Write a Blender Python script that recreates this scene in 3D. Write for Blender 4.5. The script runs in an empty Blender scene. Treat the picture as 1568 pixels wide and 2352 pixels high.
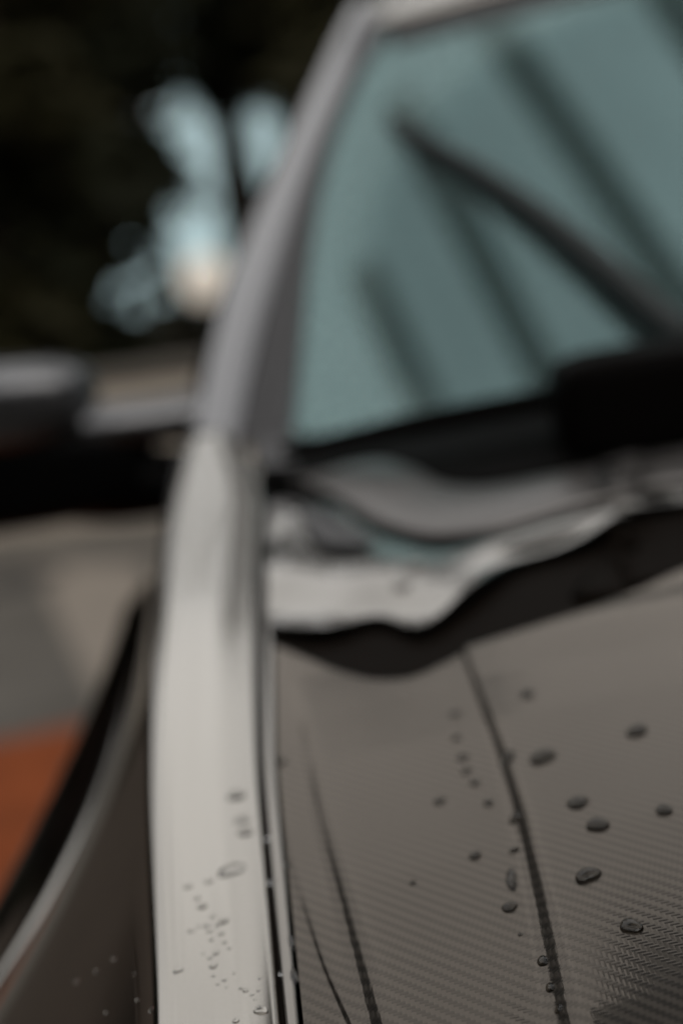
import bpy, bmesh, math, random
from mathutils import Vector, Matrix
random.seed(7)
R = math.radians
sc = bpy.context.scene
COL = sc.collection

# ------------------------------------------------------------------ camera
CAM = Vector((0, 0, 1.28))
PITCH, ROLL, FPX = R(10.7), R(8), 3267.0          # FPX: focal length in photo units (1568 x 2352)
fw = Vector((0, math.cos(PITCH), -math.sin(PITCH)))
r0 = Vector((1, 0, 0)); u0 = r0.cross(fw)
rt = math.cos(ROLL)*r0 - math.sin(ROLL)*u0
up = math.cos(ROLL)*u0 + math.sin(ROLL)*r0
cd = bpy.data.cameras.new('camera'); cam = bpy.data.objects.new('camera', cd); COL.objects.link(cam)
cam.matrix_world = Matrix(((rt.x, up.x, -fw.x, CAM.x), (rt.y, up.y, -fw.y, CAM.y), (rt.z, up.z, -fw.z, CAM.z), (0, 0, 0, 1)))
cd.sensor_fit = 'VERTICAL'; cd.sensor_height = 36; cd.lens = 50
cd.clip_start = .02; cd.clip_end = 2000
cd.dof.use_dof = True; cd.dof.focus_distance = 0.58; cd.dof.aperture_fstop = 2.5
sc.camera = cam

# ------------------------------------------------------------------ world, sun, exposure
SUN_EL, SUN_AZ = R(50), R(150)
w = bpy.data.worlds.new("World"); sc.world = w; w.use_nodes = True
nt = w.node_tree; nt.nodes.clear()
sky = nt.nodes.new('ShaderNodeTexSky'); sky.sky_type = 'NISHITA'; sky.sun_disc = False
sky.sun_elevation = SUN_EL; sky.sun_rotation = SUN_AZ; sky.dust_density = 2.0; sky.air_density = 1.0
hs = nt.nodes.new('ShaderNodeHueSaturation'); hs.inputs['Saturation'].default_value = .5
tint = nt.nodes.new('ShaderNodeMix'); tint.data_type = 'RGBA'; tint.blend_type = 'MIX'; tint.inputs[0].default_value = .82
tint.inputs[7].default_value = (4.75, 5.4, 5.65, 1)      # an even deck of thin cloud over the blue
bg = nt.nodes.new('ShaderNodeBackground'); bg.inputs['Strength'].default_value = .12
wo = nt.nodes.new('ShaderNodeOutputWorld')
ctc = nt.nodes.new('ShaderNodeTexCoord'); cn = nt.nodes.new('ShaderNodeTexNoise'); cn.inputs['Scale'].default_value = 2.3
cn.inputs['Detail'].default_value = 5; cn.inputs['Roughness'].default_value = .5; cn.inputs['Distortion'].default_value = .4
cmr = nt.nodes.new('ShaderNodeMapRange'); cmr.inputs[1].default_value = .34; cmr.inputs[2].default_value = .66
cmx = nt.nodes.new('ShaderNodeMix'); cmx.data_type = 'RGBA'
cmx.inputs[6].default_value = (3.3, 3.24, 3.1, 1); cmx.inputs[7].default_value = (6.7, 6.6, 6.35, 1)      # grey and white cloud
nt.links.new(ctc.outputs['Generated'], cn.inputs['Vector']); nt.links.new(cn.outputs[0], cmr.inputs[0])
nt.links.new(cmr.outputs[0], cmx.inputs[0]); nt.links.new(cmx.outputs[2], tint.inputs[7])
nt.links.new(sky.outputs[0], hs.inputs['Color']); nt.links.new(hs.outputs[0], tint.inputs[6])
nt.links.new(tint.outputs[2], bg.inputs[0]); nt.links.new(bg.outputs[0], wo.inputs[0])
sd = bpy.data.lights.new('sun', 'SUN'); sd.energy = .5; sd.angle = R(45); sd.color = (1, .96, .9)
so = bpy.data.objects.new('sun', sd); COL.objects.link(so)
sdir = Vector((math.sin(SUN_AZ)*math.cos(SUN_EL), math.cos(SUN_AZ)*math.cos(SUN_EL), math.sin(SUN_EL)))
so.rotation_euler = sdir.to_track_quat('Z', 'Y').to_euler(); so.location = (0, 0, 30)
sc.view_settings.view_transform = 'Standard'; sc.view_settings.look = 'None'
sc.view_settings.exposure = 0.82; sc.view_settings.gamma = 1
sc.cycles.use_denoising = True
sc.cycles.sampling_pattern = 'BLUE_NOISE'
sc.cycles.max_bounces = 10; sc.cycles.transparent_max_bounces = 12
sc.cycles.caustics_refractive = False; sc.cycles.caustics_reflective = False

# ------------------------------------------------------------------ helpers
def ray(px, py):
    return fw + rt*((px-784)/FPX) - up*((py-1176)/FPX)
def at(px, py, y):
    d = ray(px, py); return CAM + d*(y/d.y)
def hit(px, py, zf, lo=.25, hi=6.0):
    """where the ray meets the height field z = zf(x, y)"""
    d = ray(px, py)
    f = lambda t: (CAM + d*t).z - zf((CAM + d*t).x, (CAM + d*t).y)
    n, a = 400, lo
    fa = f(a)
    for i in range(1, n+1):
        b = lo + (hi-lo)*i/n; fb = f(b)
        if fa*fb <= 0:
            for _ in range(40):
                m = (a+b)/2; fm = f(m)
                if fa*fm <= 0: b = m
                else: a, fa = m, fm
            return CAM + d*((a+b)/2)
        a, fa = b, fb
    raise ValueError('no hit %r' % ((px, py),))
def lerp_tab(tab, v):
    if v <= tab[0][0]:
        (a, b), (c, d) = tab[0], tab[1]
    elif v >= tab[-1][0]:
        (a, b), (c, d) = tab[-2], tab[-1]
    else:
        for k in range(len(tab)-1):
            if tab[k][0] <= v <= tab[k+1][0]:
                (a, b), (c, d) = tab[k], tab[k+1]; break
    return b + (d-b)*(v-a)/(c-a)
def catmull(pts, n):
    """smooth curve through pts (Vectors), n samples evenly in parameter by chord length"""
    P = [2*pts[0]-pts[1]] + list(pts) + [2*pts[-1]-pts[-2]]
    L = [0]
    for k in range(len(pts)-1): L.append(L[-1] + (pts[k+1]-pts[k]).length)
    out = []
    for i in range(n):
        s = L[-1]*i/(n-1); k = 0
        while k < len(pts)-2 and s > L[k+1]: k += 1
        t = (s-L[k])/max(1e-9, L[k+1]-L[k])
        a, b, c, d = P[k:k+4]
        out.append(.5*((2*b) + (c-a)*t + (2*a-5*b+4*c-d)*t*t + (3*b-a-3*c+d)*t**3))
    return out
def catseg(pts, counts):
    """smooth curve with a fixed number of samples on every span, so that neighbouring sections match point by point"""
    P = [2*pts[0]-pts[1]] + list(pts) + [2*pts[-1]-pts[-2]]; out = []
    for k in range(len(pts)-1):
        a, b, c, d = P[k:k+4]; L = (c-b).length
        m0 = (c-a)*(L/max(1e-9, L+(b-a).length)); m1 = (d-b)*(L/max(1e-9, L+(d-c).length))
        for i in range(counts[k]):
            t = i/counts[k]; out.append((2*t**3-3*t*t+1)*b + (t**3-2*t*t+t)*m0 + (-2*t**3+3*t*t)*c + (t**3-t*t)*m1)
    out.append(pts[-1].copy()); return out
def dense(tab, w=4):
    c = catmull([Vector((a, b, 0)) for a, b in tab], 200); n = len(c)
    for _ in range(2):                            # two box passes keep the body lines fair
        c = [sum(c[max(0, i-min(w, i, n-1-i)):i+min(w, i, n-1-i)+1], Vector((0, 0, 0)))/(2*min(w, i, n-1-i)+1) for i in range(n)]
    return [(p.x, p.y) for p in c]
def link(name, me, mat=None, parent=None, smooth=True):
    o = bpy.data.objects.new(name, me); COL.objects.link(o)
    if mat: me.materials.append(mat)
    if smooth:
        for p in me.polygons: p.use_smooth = True
    if parent: o.parent = parent
    return o
def grid_mesh(name, rows):
    n = len(rows[0]); v = [tuple(p) for r in rows for p in r]; f = []
    for i in range(len(rows)-1):
        for j in range(n-1):
            f.append((i*n+j, i*n+j+1, (i+1)*n+j+1, (i+1)*n+j))
    me = bpy.data.meshes.new(name); me.from_pydata(v, [], f); me.update(); return me
def panel(name, rows, mat, parent, thick=.0015, flip=False):
    me = grid_mesh(name, rows)
    if sum((p.normal.dot(Vector((-.15, -.4, 1)))*p.area for p in me.polygons)) < 0: me.flip_normals()
    o = link(name, me, mat, parent)
    if thick:
        m = o.modifiers.new('thickness', 'SOLIDIFY'); m.thickness = thick; m.offset = -1
    return o
def empty(name, loc, parent=None):
    o = bpy.data.objects.new(name, None); COL.objects.link(o); o.location = loc; o.empty_display_size = .1
    if parent: o.parent = parent
    return o
def tag(o, label=None, cat=None, group=None, kind=None):
    if label: o['label'] = label
    if cat: o['category'] = cat
    if group: o['group'] = group
    if kind: o['kind'] = kind
    return o
def box_bm(bm, c, s, rot=None):
    m = Matrix.Translation(c)
    if rot is not None: m = m @ rot.to_4x4()
    m = m @ Matrix.Diagonal((s[0], s[1], s[2], 1))
    return bmesh.ops.create_cube(bm, size=1, matrix=m)
def from_bm(name, bm, mat, parent=None, bevel=0, smooth=False):
    if bevel:
        bmesh.ops.bevel(bm, geom=bm.edges[:], offset=bevel, segments=2, affect='EDGES')
    me = bpy.data.meshes.new(name); bm.to_mesh(me); bm.free()
    return link(name, me, mat, parent, smooth)
def tube_rows(path, radf, nseg=12, flat=1.0):
    """rings round a path"""
    rows = []
    for i, p in enumerate(path):
        a = path[max(0, i-1)]; b = path[min(len(path)-1, i+1)]
        t = (b-a).normalized()
        s = t.cross(Vector((0, 0, 1)));  s = s.normalized() if s.length > 1e-4 else Vector((1, 0, 0))
        u = s.cross(t)
        r = radf(i/(len(path)-1))
        rows.append([p + s*math.cos(q)*r + u*math.sin(q)*r*flat for q in [2*math.pi*k/nseg for k in range(nseg+1)]])
    return rows
def tube(name, path, radf, mat, parent=None, nseg=12, flat=1.0):
    bm = bmesh.new(); rows = tube_rows(path, radf, nseg, flat)
    V = [[bm.verts.new(p) for p in r[:-1]] for r in rows]
    for i in range(len(V)-1):
        for j in range(nseg):
            bm.faces.new((V[i][j], V[i][(j+1) % nseg], V[i+1][(j+1) % nseg], V[i+1][j]))
    bm.faces.new(V[0][::-1]); bm.faces.new(V[-1])
    bmesh.ops.recalc_face_normals(bm, faces=bm.faces[:])
    return from_bm(name, bm, mat, parent, smooth=True)
def superell(name, c, s, mat, parent, e=.5, nu=40, nv=24, warp=None):
    def sg(v, p): return math.copysign(abs(v)**p, v)
    bm = bmesh.new(); V = []
    for i in range(1, nv):
        ph = -math.pi/2 + math.pi*i/nv; row = []
        for j in range(nu):
            th = 2*math.pi*j/nu
            p = Vector((sg(math.cos(ph), e)*sg(math.cos(th), e)*s[0], sg(math.cos(ph), e)*sg(math.sin(th), e)*s[1], sg(math.sin(ph), e)*s[2]))
            if warp: p = warp(p)
            row.append(bm.verts.new(Vector(c)+p))
        V.append(row)
    b = Vector((0, 0, -s[2])); t = Vector((0, 0, s[2]))
    if warp: b = warp(b); t = warp(t)
    vb = bm.verts.new(Vector(c)+b); vt = bm.verts.new(Vector(c)+t)
    for i in range(len(V)-1):
        for j in range(nu): bm.faces.new((V[i][j], V[i][(j+1) % nu], V[i+1][(j+1) % nu], V[i+1][j]))
    for j in range(nu):
        bm.faces.new((vb, V[0][(j+1) % nu], V[0][j])); bm.faces.new((vt, V[-1][j], V[-1][(j+1) % nu]))
    return from_bm(name, bm, mat, parent, smooth=True)

# ------------------------------------------------------------------ materials
def principled(name, color, rough=.5, metal=0, spec=.5, coat=0, coat_rough=.03, noise=0, nscale=30, bump=0):
    m = bpy.data.materials.new(name); m.use_nodes = True; t = m.node_tree; b = t.nodes['Principled BSDF']
    b.inputs['Base Color'].default_value = (*color, 1); b.inputs['Roughness'].default_value = rough
    b.inputs['Metallic'].default_value = metal; b.inputs['Specular IOR Level'].default_value = spec
    b.inputs['Coat Weight'].default_value = coat; b.inputs['Coat Roughness'].default_value = coat_rough
    if noise or bump:
        tc = t.nodes.new('ShaderNodeTexCoord'); n = t.nodes.new('ShaderNodeTexNoise')
        n.inputs['Scale'].default_value = nscale; n.inputs['Detail'].default_value = 6
        t.links.new(tc.outputs['Object'], n.inputs['Vector'])
        if noise:
            mp = t.nodes.new('ShaderNodeMapRange')
            mp.inputs[1].default_value = .25; mp.inputs[2].default_value = .75
            mp.inputs[3].default_value = 1-noise; mp.inputs[4].default_value = 1+noise
            mx = t.nodes.new('ShaderNodeMix'); mx.data_type = 'RGBA'; mx.blend_type = 'MULTIPLY'; mx.inputs[0].default_value = 1
            mx.inputs[6].default_value = (*color, 1)
            t.links.new(n.outputs[0], mp.inputs[0]); t.links.new(mp.outputs[0], mx.inputs[7]); t.links.new(mx.outputs[2], b.inputs['Base Color'])
        if bump:
            bp = t.nodes.new('ShaderNodeBump'); bp.inputs['Strength'].default_value = bump; bp.inputs['Distance'].default_value = .002
            t.links.new(n.outputs[0], bp.inputs['Height']); t.links.new(bp.outputs[0], b.inputs['Normal'])
    return m
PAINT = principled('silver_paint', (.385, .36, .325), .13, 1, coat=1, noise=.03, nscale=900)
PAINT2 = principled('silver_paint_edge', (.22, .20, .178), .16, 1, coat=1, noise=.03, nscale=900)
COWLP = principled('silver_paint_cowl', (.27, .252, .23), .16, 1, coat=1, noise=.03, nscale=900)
PPAINT = principled('silver_paint_dimmed', (.22, .218, .226), .16, 1, coat=.8, noise=.03, nscale=900)  # car paint darkened on the pillar to imitate its dimmer reflection
ARM = principled('wiper_arm_coating', (.018, .022, .022), .45, spec=.25)
MPAINT = principled('mirror_paint', (.135, .135, .14), .36, 1, coat=.5)
SCUTTLE = principled('grey_satin_panel', (.16, .15, .145), .3, .7, noise=.06, nscale=200)
BLACK = principled('black_plastic', (.0025, .002, .0018), .6, spec=.03, noise=.2, nscale=300)
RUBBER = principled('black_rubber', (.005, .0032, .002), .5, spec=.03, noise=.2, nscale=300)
SEAL = principled('dark_grey_glazing_trim', (.03, .028, .03), .28, 0, spec=.5, noise=.1, nscale=200)
LINING = principled('cabin_lining', (.30, .32, .30), .8, noise=.15, nscale=60)
GLOSSBLACK = principled('gloss_black_plastic', (.002, .002, .002), .4, spec=.04)

def carbon():
    m = bpy.data.materials.new('carbon_fibre'); m.use_nodes = True; t = m.node_tree; b = t.nodes['Principled BSDF']
    N = t.nodes.new; Lk = t.links.new
    def M(op, a, c=None):
        n = N('ShaderNodeMath'); n.operation = op
        for i, v in enumerate((a, c)):
            if v is None: continue
            if isinstance(v, (int, float)): n.inputs[i].default_value = v
            else: Lk(v, n.inputs[i])
        return n.outputs[0]
    tc = N('ShaderNodeTexCoord')
    wob = N('ShaderNodeTexNoise'); wob.inputs['Scale'].default_value = 60; Lk(tc.outputs['Object'], wob.inputs['Vector'])
    vm = N('ShaderNodeVectorMath'); vm.operation = 'MULTIPLY_ADD'; vm.inputs[1].default_value = (.0003, .0003, 0)
    Lk(wob.outputs['Color'], vm.inputs[0]); Lk(tc.outputs['Object'], vm.inputs[2])
    sp = N('ShaderNodeSeparateXYZ'); Lk(vm.outputs[0], sp.inputs[0])
    T = .0019
    u = M('DIVIDE', sp.outputs[0], T); v = M('DIVIDE', sp.outputs[1], T)
    iu = M('FLOOR', u); iv = M('FLOOR', v)
    k = M('FLOORED_MODULO', M('ADD', iu, iv), 4)
    warp = M('LESS_THAN', k, 1.5)
    hu = M('SINE', M('MULTIPLY', M('FRACT', u), math.pi)); hv = M('SINE', M('MULTIPLY', M('FRACT', v), math.pi))
    # float of each tow over two crossings
    mixn = N('ShaderNodeMix'); mixn.data_type = 'FLOAT'; Lk(warp, mixn.inputs[0]); Lk(hv, mixn.inputs[2]); Lk(hu, mixn.inputs[3])
    h = mixn.outputs[0]
    cr = N('ShaderNodeMix'); cr.data_type = 'RGBA'; Lk(warp, cr.inputs[0])
    cr.inputs[6].default_value = (.021, .0176, .0143, 1); cr.inputs[7].default_value = (.050, .0425, .035, 1)
    Lk(cr.outputs[2], b.inputs['Base Color'])
    b.inputs['Metallic'].default_value = .75; b.inputs['Roughness'].default_value = .38
    bp = N('ShaderNodeBump'); bp.inputs['Strength'].default_value = .2; bp.inputs['Distance'].default_value = .00025
    Lk(h, bp.inputs['Height']); Lk(bp.outputs[0], b.inputs['Normal'])
    b2 = N('ShaderNodeBump'); b2.inputs['Strength'].default_value = .05; b2.inputs['Distance'].default_value = .00025
    h2 = M('ADD', h, M('MULTIPLY', warp, .6))
    Lk(h2, b2.inputs['Height'])
    lac = N('ShaderNodeBsdfGlossy'); lac.inputs['Roughness'].default_value = .02; lac.inputs['Color'].default_value = (1, .87, .75, 1)
    fr = N('ShaderNodeFresnel'); fr.inputs['IOR'].default_value = 1.5; Lk(b2.outputs[0], fr.inputs['Normal']); Lk(b2.outputs[0], lac.inputs['Normal'])
    mx = N('ShaderNodeMixShader'); Lk(fr.outputs[0], mx.inputs[0]); Lk(b.outputs[0], mx.inputs[1]); Lk(lac.outputs[0], mx.inputs[2])
    Lk(mx.outputs[0], t.nodes['Material Output'].inputs['Surface'])
    return m
CARBON = carbon()

def water():
    m = bpy.data.materials.new('water'); m.use_nodes = True; t = m.node_tree; b = t.nodes['Principled BSDF']
    b.inputs['Base Color'].default_value = (1, 1, 1, 1); b.inputs['Roughness'].default_value = 0; b.inputs['IOR'].default_value = 1.33
    b.inputs['Transmission Weight'].default_value = 1; return m
WATER = water()
WATERD = water(); WATERD.name = 'water_tinted_over_carbon'; WATERD.node_tree.nodes['Principled BSDF'].inputs['Base Color'].default_value = (.46, .44, .41, 1)  # grey tint imitates the weaker reflection beneath drops on carbon

# ------------------------------------------------------------------ body surfaces (x right, y towards the back of the car, z up)
XC = .68                                     # the car's centre line
def crown(x): 
    q = (x-XC)/.75; return .028*max(-1.5, 1-q*q)
def flow(y): return .15*(y-1.02)**2 if y > 1.02 else 0
def S(x, y):                                  # bonnet and cowl
    z = .967 + .175*(y-.57)
    if y > .9: z -= .07*(y-.9)**2
    if y < .45: z -= .25*(.45-y)**2
    return z + crown(x)
def Sf(x, y):                                 # fender top follows the bonnet edge
    z = .967 + .175*(y-.57)
    if y > .9: z -= .07*(y-.9)**2
    if y < .45: z -= .25*(.45-y)**2
    return z + flow(y)
def W(x, y):                                  # windscreen
    q = (x-XC)/.75
    return 1.087 + .78*(y-1.45 + .10*(1-q*q))
def hs_(pts, off=0): return [hit(px, py, lambda x, y: S(x, y)+off) for px, py in pts]
def mirror(pts): return pts + [Vector((2*XC-p.x, p.y, p.z)) for p in reversed(pts)]

car = empty('parked_car', (XC, 2.3, 0))
tag(car, 'silver car with a carbon fibre bonnet beaded with rain', 'car')
CARINV = Matrix.Translation(-Vector((XC, 2.3, 0)))
def P(o): o.parent = car; o.matrix_parent_inverse = CARINV; return o

# fender -----------------------------------------------------------
inner_px = [(641, 2352), (608, 2000), (588, 1764), (582, 1500), (583, 1350), (592, 1200), (597, 1130), (575, 1070), (552, 1030)]
outer_px = [(355, 2352), (347, 2150), (344, 2000), (339, 1800), (343, 1650), (352, 1450), (374, 1250), (400, 1100), (432, 1000)]
inn = sorted([(p.y, p.x) for p in [hit(a, b, Sf) for a, b in inner_px]]); inn = dense(inn)
out = sorted([(p.y, p.x) for p in [hit(a, b, Sf) for a, b in outer_px]]); out = dense([(.15, -.085)] + out, 7)
def sm(tab, y, k=.02): return (lerp_tab(tab, y-k)+lerp_tab(tab, y)+lerp_tab(tab, y+k))/3
sil_px = [(0, 2137), (23, 2090), (70, 2000), (105, 1883), (156, 1786), (203, 1677), (234, 1620), (288, 1435), (318, 1300), (338, 1200)]
con_px = [(0, 2207), (47, 2176), (109, 2121), (164, 2066), (203, 1961), (234, 1864), (273, 1747), (296, 1630), (331, 1435), (348, 1300), (362, 1200)]
sil = sorted([(p.y, p.x) for p in [hit(a, b, lambda x, y: Sf(x, y)-.185) for a, b in sil_px]]); sil = dense([(.1, -.36), (.5, -.345), (.75, -.315)] + sil, 16)
con = sorted([(p.y, p.x) for p in [hit(a, b, lambda x, y: Sf(x, y)-.135) for a, b in con_px]]); con = dense([(.1, -.33), (.45, -.31), (.68, -.28)] + con, 16)
print('con', [(round(a, 3), round(b, 3)) for a, b in con])
print('inn', [(round(a, 3), round(b, 3)) for a, b in inn]); print('out', [(round(a, 3), round(b, 3)) for a, b in out]); print('sil', [(round(a, 3), round(b, 3)) for a, b in sil])
YE = max(inn[-1][0], out[-1][0])
rows = []
for i in range(200):
    y = .22 + (YE-.22)*i/199
    xi = sm(inn, y); xe = sm(out, y); z = Sf(xi, y)
    yy = y
    xc = min(sm(con, yy, .03), xe-.010); xf = min(sm(sil, y, .03), xc-.006)
    def fl(t): return xe-.004 + (xc-xe+.004)*t
    sec = [Vector((xi+.002, y, z-.03)), Vector((xi+.0012, y, z-.006)), Vector((xi, y, z-.0012)), Vector((xi-.003, y, z)),
           Vector((xi*.72+xe*.28, y, z+.0012)), Vector((xi*.5+xe*.5, y, z+.0008)), Vector((xi*.2+xe*.8, y, z+.0004)), Vector((xe+.006, y, z-.0001)), Vector((xe+.002, y, z-.0013)), Vector((xe-.001, y, z-.0032)), Vector((xe-.004, y, z-.0063)),
           Vector((fl(.3), y, z-.045)), Vector((fl(.62), y, z-.088)), Vector((fl(.92), y, z-.128)), Vector((xc, y, z-.138)), Vector((xc*.85+xf*.15, y, z-.1405)), Vector((xc*.4+xf*.6, y, z-.1545)),
           Vector((xf+.004, y, z-.165)), Vector((xf, y, z-.187)), Vector((xf-.001, y, z-.21)), Vector((xf+.004, y, z-.25)), Vector((xf+.02, y, z-.40)), Vector((xf+.06, y, .45))]
    head = catseg(sec, [1, 2, 3, 14, 12, 16, 8, 3, 3, 3, 8, 8, 8] + [5]*(len(sec)-14))
    for p in head:                                # fine ribs along the outer edge imitate reflected streaks
        t = (p.x-xi)/(xe-xi)
        if p.z < z-.002: continue
        if .70 < t < .97: p.z += .00012*math.sin((t-.70)/.27*math.pi)*math.sin((t-.70)/.27*7*math.pi)
        elif .2 < t < .5: p.z += .00012*math.sin((t-.2)/.3*math.pi)
    rows.append(head)
FROWS = rows
fender = P(panel('fender', rows, PAINT, None, .0015, flip=False))

# bonnet edge strip -------------------------------------------------
sl_px = [(655, 2352), (622, 2010), (604, 1764), (602, 1500), (606, 1350), (612, 1210)]
sr_px = [(689, 2352), (655, 2000), (631, 1764), (624, 1500), (624, 1350), (628, 1210)]
sl = sorted([(p.y, p.x) for p in hs_(sl_px)]); sr = sorted([(p.y, p.x) for p in hs_(sr_px)])
rows = []
for i in range(70):
    y = .2 + (1.12-.2)*i/69
    a = sm(sl, y); b = sm(sr, y); z = S(a, y)
    rows.append(catmull([Vector((a, y, z-.02)), Vector((a+.0003, y, z-.002)), Vector((a+.0015, y, z+.0003)), Vector(((a+b)/2, y, S((a+b)/2, y)+.0004)), Vector((b-.001, y, S(b, y)+.0002)), Vector((b-.0002, y, S(b, y)-.001)), Vector((b, y, S(b, y)-.008))], 22))
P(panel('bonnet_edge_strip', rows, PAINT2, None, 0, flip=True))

# carbon bonnet -----------------------------------------------------
rear_px = [(626, 1478), (700, 1505), (800, 1552), (900, 1566), (980, 1548), (1050, 1500), (1150, 1470), (1300, 1420), (1450, 1360), (1568, 1300)]
rear = hs_(rear_px)
rear_tab = [(p.x, p.y) for p in rear] + [(XC, rear[-1].y+.12)]
def yrear(x):
    if x > XC: x = 2*XC-x
    return sm(rear_tab, x, .012)
creases = [  # pixel line, (width mm far, width mm near), (slope far, slope near)
    ([(640, 1800), (668, 1990), (703, 2100), (745, 2230), (800, 2352)], (.0016, .0014), (.10, .85)),
    ([(672, 1560), (700, 1700), (735, 1880), (785, 2060), (830, 2230), (862, 2352)], (.0030, .0048), (.45, .66)),
    ([(1058, 1482), (1100, 1600), (1150, 1740), (1192, 1880), (1235, 2060), (1268, 2220), (1292, 2352)], (.0020, .0062), (.90, .68))]
CR = []
for px, ws, ss in creases:
    pts = hs_(px); tab = sorted([(p.y, p.x) for p in pts]); CR.append((tab, ws, ss))
def cre(c, y):
    tab, ws, ss = c
    f = min(1, max(0, (y-.50)/.30))
    lo, hi = tab[0][0], tab[-1][0]
    fade = min(1, max(0, (hi+.03-y)/.03)) if c is CR[2] else min(1, max(0, (hi-y)/.11))
    return sm(tab, y, .01), ws[1]+(ws[0]-ws[1])*f, (ss[1]+(ss[0]-ss[1])*f)*fade
OFF = [-3, -2.4, -1.9, -1.5, -1.2, -.9, -.7, -.5, -.35, -.2, 0, .2, .35, .5, .7, .9, 1.2, 1.5, 1.9, 2.4, 3]
rows = []
NR = 170
def cols(y):
    c = [sm(sr, y)+.0015]
    prm = [cre(k, y) for k in CR]
    x0 = c[0]
    for n, (cx, wd, a) in enumerate(prm):
        lo = cx-3*wd
        prev = c[-1]
        seg = 6 if n < 2 else 40
        for k in range(1, seg): c.append(prev + (lo-prev)*k/seg)
        c += [cx+o*wd for o in OFF]
    end = 2*XC-x0; prev = c[-1]
    for k in range(1, 81): c.append(prev+(end-prev)*k/80)
    for k in range(1, len(c)): c[k] = max(c[k], c[k-1]+1e-5)
    return c
def bz(x, y):
    z = S(x, y)
    for k in CR:
        cx, wd, a = cre(k, y); d = (x-cx)/wd
        z += a*wd*.886*(math.erf(d)+1)      # a pressed step: the panel rises to the right of each line
    return z
base = [cols(.2 + .75*i/(NR-1)) for i in range(NR)]
# columns run from the front to the rear edge
rows = []
for i in range(NR):
    v = i/(NR-1); row = []
    y = .2; 
    for j in range(len(base[0])):
        # solve for the column's x at its own y
        x = base[min(NR-1, int(v*NR))][j]; 
        for _ in range(3):
            y = .2 + (yrear(x)-.2)*v
            q = (y-.2)/.75*(NR-1); q = min(max(q, 0), NR-1.001); k = int(q); x = base[k][j] + (base[k+1][j]-base[k][j])*(q-k)
        row.append(Vector((x, y, bz(x, y))))
    rows.append(row)
rows.append([p+Vector((0, .0012, -.0015)) for p in rows[-1]]); rows.append([p+Vector((0, .0002, -.006)) for p in rows[-1]])
P(panel('bonnet', rows, CARBON, None, 0, flip=False))

# dark band behind the carbon, a black panel imitating a reflection ---------------------------------------
def resample(pts, n): return catmull(pts, n)
def loft(name, A, B, zf, mat, m=10, n=150, dz=0, thick=.002, bulge=0, mir=True, flip=False, edge=0):
    if mir: A, B = mirror(A), mirror(B)
    a, b = resample(A, n), resample(B, n); rows = []
    for i in range(m+1):
        t = i/m
        r = []
        for p, q in zip(a, b):
            s = p.lerp(q, t); r.append(Vector((s.x, s.y, zf(s.x, s.y)+dz+bulge*math.sin(math.pi*t)+edge*math.exp(-t/.13))))
        rows.append(r)
    return P(panel(name, rows, mat, None, thick, flip))
band_top_px = [(622, 1446), (700, 1462), (780, 1453), (835, 1432), (885, 1428), (935, 1452), (975, 1452), (1020, 1425), (1065, 1388), (1130, 1340), (1190, 1300), (1334, 1258), (1450, 1202), (1568, 1160)]
band_bot_px = [(626, 1484), (700, 1511), (790, 1556), (860, 1569), (915, 1568), (965, 1558), (1020, 1522), (1080, 1493), (1150, 1476), (1210, 1456), (1350, 1407), (1460, 1362), (1568, 1306)]
gap_px = [(690, 1118), (740, 1140), (790, 1166), (850, 1205), (920, 1230), (984, 1243), (1060, 1238), (1134, 1230), (1220, 1206), (1309, 1180), (1400, 1156), (1490, 1138), (1568, 1120)]
LT, LB, GP = hs_(band_top_px), hs_(band_bot_px), hs_(gap_px)
loft('bonnet_rear_reflection', LB, LT, S, RUBBER, dz=-.004, thick=.004)
cow_bot = hs_([(618, 1442)] + [(a, b-3) for a, b in band_top_px[1:]])
cow_top = hs_([(618, 1150)] + [(a, b+11) for a, b in gap_px[1:]])
def cowl_z(x, y):
    return S(x, y) + (.0018*math.sin(34*x+46*y+.6) + .0008*math.sin(71*x-38*y))
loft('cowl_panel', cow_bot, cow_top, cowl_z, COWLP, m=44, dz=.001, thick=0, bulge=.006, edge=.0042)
patch_top = [(692, 1190), (735, 1200), (790, 1228), (862, 1272)]; patch_bot = [(700, 1240), (740, 1280), (800, 1290), (860, 1282)]
loft('cowl_dark_reflection', hs_(patch_bot), hs_(patch_top), lambda x, y: S(x, y), SEAL, m=6, n=30, dz=.012, thick=.003, mir=False)  # dark patch imitating a reflection in the cowl, no separate part
scu_top_px = [(672, 1112), (720, 1098), (800, 1072), (880, 1062), (950, 1080), (1010, 1112), (1080, 1122), (1150, 1116), (1230, 1102), (1309, 1086), (1400, 1068), (1490, 1050), (1568, 1032)]
loft('scuttle_panel', hs_([(690, 1112)] + [(a, b-9) for a, b in gap_px[1:]]), hs_(scu_top_px), S, SCUTTLE, dz=.002, thick=.003, bulge=.004)
grl_top_px = [(600, 1060), (690, 1030), (800, 1000), (900, 978), (960, 965), (1010, 955), (1080, 942), (1150, 930), (1230, 916), (1309, 902), (1400, 888), (1490, 876), (1568, 866)]
loft('cowl_grille', hs_([(a, b-3) for a, b in scu_top_px]), hs_(grl_top_px), S, BLACK, dz=.002, thick=.003)
# black strip painting the shade down in the shut line beside the bonnet
rows = []
for i in range(60):
    y = .2+.95*i/59; a_, b_ = sm(inn, y), sm(sl, y)
    rows.append([Vector((a_+(b_-a_)*q/3+(.0004 if q == 3 else 0), y, Sf(a_, y)-.0035)) for q in range(4)])
P(panel('shut_line_shade', rows, RUBBER, None, .002))
# black tray below every shut line
rows = [[Vector((x, y, Sf(x, y)-.035)) for x in (-.075, 0, .4, .8, 1.2, 1.43)] for y in (.2, .5, .8, 1.1, 1.4, 1.6)]
P(panel('inner_wing', rows, BLACK, None, .003, flip=False))

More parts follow.
